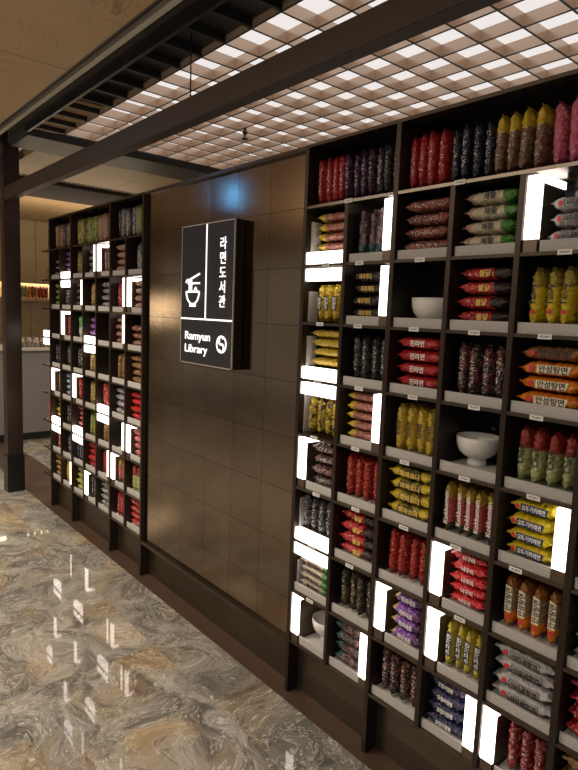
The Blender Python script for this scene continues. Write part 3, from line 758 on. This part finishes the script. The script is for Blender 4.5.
# packs and light bars on the open end left of the last upright
for r, (m_, k, n, li) in {0: ('stand', 'blackgrey', 2, ''), 1: ('stack', 'brown', 2, ''), 3: ('none', '', 0, 'B'), 4: ('none', '', 0, 'T'), 6: ('stand', 'red', 2, '')}.items():
    L(-1, r, m_, [k] * n, li, xl=-.185, xr=-.014, trayon=False)

# the farthest packs beyond the 300 largest in view become one mass
far = [o for o in PACKS if o.location.x < XL0 + 4 * PL and o.location.z < ZB(0)]
mats = []; vs = []; fs = []; mi = []; pc = []
for o in far:
    me = o.data; m = me.materials[0]
    if m not in mats: mats.append(m)
    k0 = len(vs); mw = Matrix.LocRotScale(o.location, o.rotation_euler, o.scale)
    vs += [tuple(mw @ v.co) for v in me.vertices]; pc += [x for v in me.vertices for x in v.co]
    fs += [tuple(k0 + i for i in p.vertices) for p in me.polygons]; mi += [mats.index(m)] * len(me.polygons)
    PACKS.remove(o); bpy.data.objects.remove(o)
me = bpy.data.meshes.new('noodle_packs'); me.from_pydata(vs, [], fs)
for m in mats: me.materials.append(m)
me.polygons.foreach_set('material_index', mi); me.shade_smooth()
me.attributes.new('print_co', 'FLOAT_VECTOR', 'POINT').data.foreach_set('vector', pc)
tag(link('noodle_packs', me), 'many small noodle packs in the first four columns of the far left shelves', 'noodle packs', kind='stuff')

# ------------------------------------------------------------------ kitchen behind the post
struct(MB().box(-10.2, -10.0, -2, 7, 0, 3.0).build('wall_left', M['ply_wall']))
cab = root('wall_cabinet', (-9.85, 3.0, 2.08)); tag(cab, 'tall plywood wall cabinet hanging over the kitchen counter behind the post', 'cabinet')
MB().box(-.15, .13, -1.6, 1.6, 0, .92).build('body', M['ply_wall'], cab)
MB().box(.115, .128, -1.59, 1.59, -.040, -.0005).build('led_shield', M['ply_wall'], cab)  # added lip that hides the led strip and its streak on the floor
for i in range(5): MB().box(.131, .15, -1.59 + i * .64, -1.59 + i * .64 + .63, .005, .915).build('door', M['ply_wall'], cab)
tag(MB().box(-.13, -.06, -1.58, 1.58, -.018, -.001).build('led_strip', M['led'], cab), 'glowing strip under the cabinet')
shf = MB().box(-10.0, -9.70, 1.4, 4.6, 1.77, 1.82).build('kitchen_shelf', M['ply_wall'], bevel=.002); tag(shf, 'plywood kitchen shelf carrying colourful food packs', 'shelf')
fk = ['gold', 'yellow', 'greengold', 'browngold', 'orange', 'brown', 'orange', 'redstack', 'red', 'reddark']
for i, k in enumerate(fk):
    o = put_pack(k, (-9.78, 2.70 + i * .052 + .01, 1.82 + .094), 'stand', f"{D[k]['desc']} food pack, {ORD[i] if i < 9 else 'last'} from left on the kitchen shelf", 'food packs on the kitchen shelf', False, 0, (.97, 1, 1.1))
    o.rotation_euler[2] = math.pi / 2; o.name = 'food_pack'; o['category'] = 'food pack'
ctr = root('kitchen_counter', (-8.1, 3.2, 0)); tag(ctr, 'grey kitchen counter with pale top behind the post', 'counter')
MB().box(-.35, .35, -2.4, 2.2, .10, 1.145).build('cabinet_body', M['grey_counter'], ctr, bevel=.003)
tag(MB().box(-.38, .38, -2.42, 2.22, 1.145, 1.185).build('worktop', M['counter_top'], ctr, bevel=.003), 'pale worktop')
MB().box(-.30, .31, -2.38, 2.18, 0, .10).build('kick_board', M['steel_black'], ctr)
def glass():
    m, nt, b = new_mat('glass_jar'); b.inputs['Base Color'].default_value = (.85, .88, .88, 1); b.inputs['Roughness'].default_value = .05
    b.inputs['Transmission Weight'].default_value = .85; b.inputs['IOR'].default_value = 1.3; return m
GL = glass()
for i in range(7):
    j = root('glass_jar', (-7.84, 2.16 + i * .085, 1.186)); tag(j, f'small glass jar with metal lid, {ORD[i]} from left on the kitchen worktop', 'jar', 'glass jars on the kitchen worktop')
    MB().lathe([(0, 0), (.034, 0), (.037, .006), (.037, .085), (.030, .095), (.030, .10)], 16).build('jar_body', GL, j)
    tag(MB().lathe([(0, .100), (.032, .100), (.032, .118), (0, .118)], 16).build('lid', M['alu'], j), 'metal lid')
    MB().lathe([(0, .006), (.033, .006), (.033, .05 + .01 * (i % 3)), (0, .05 + .01 * (i % 3))], 16).build('contents', simple('jar_contents', (.25, .16, .08), .7), j)
print('PACKS', NP, len(PACKS))
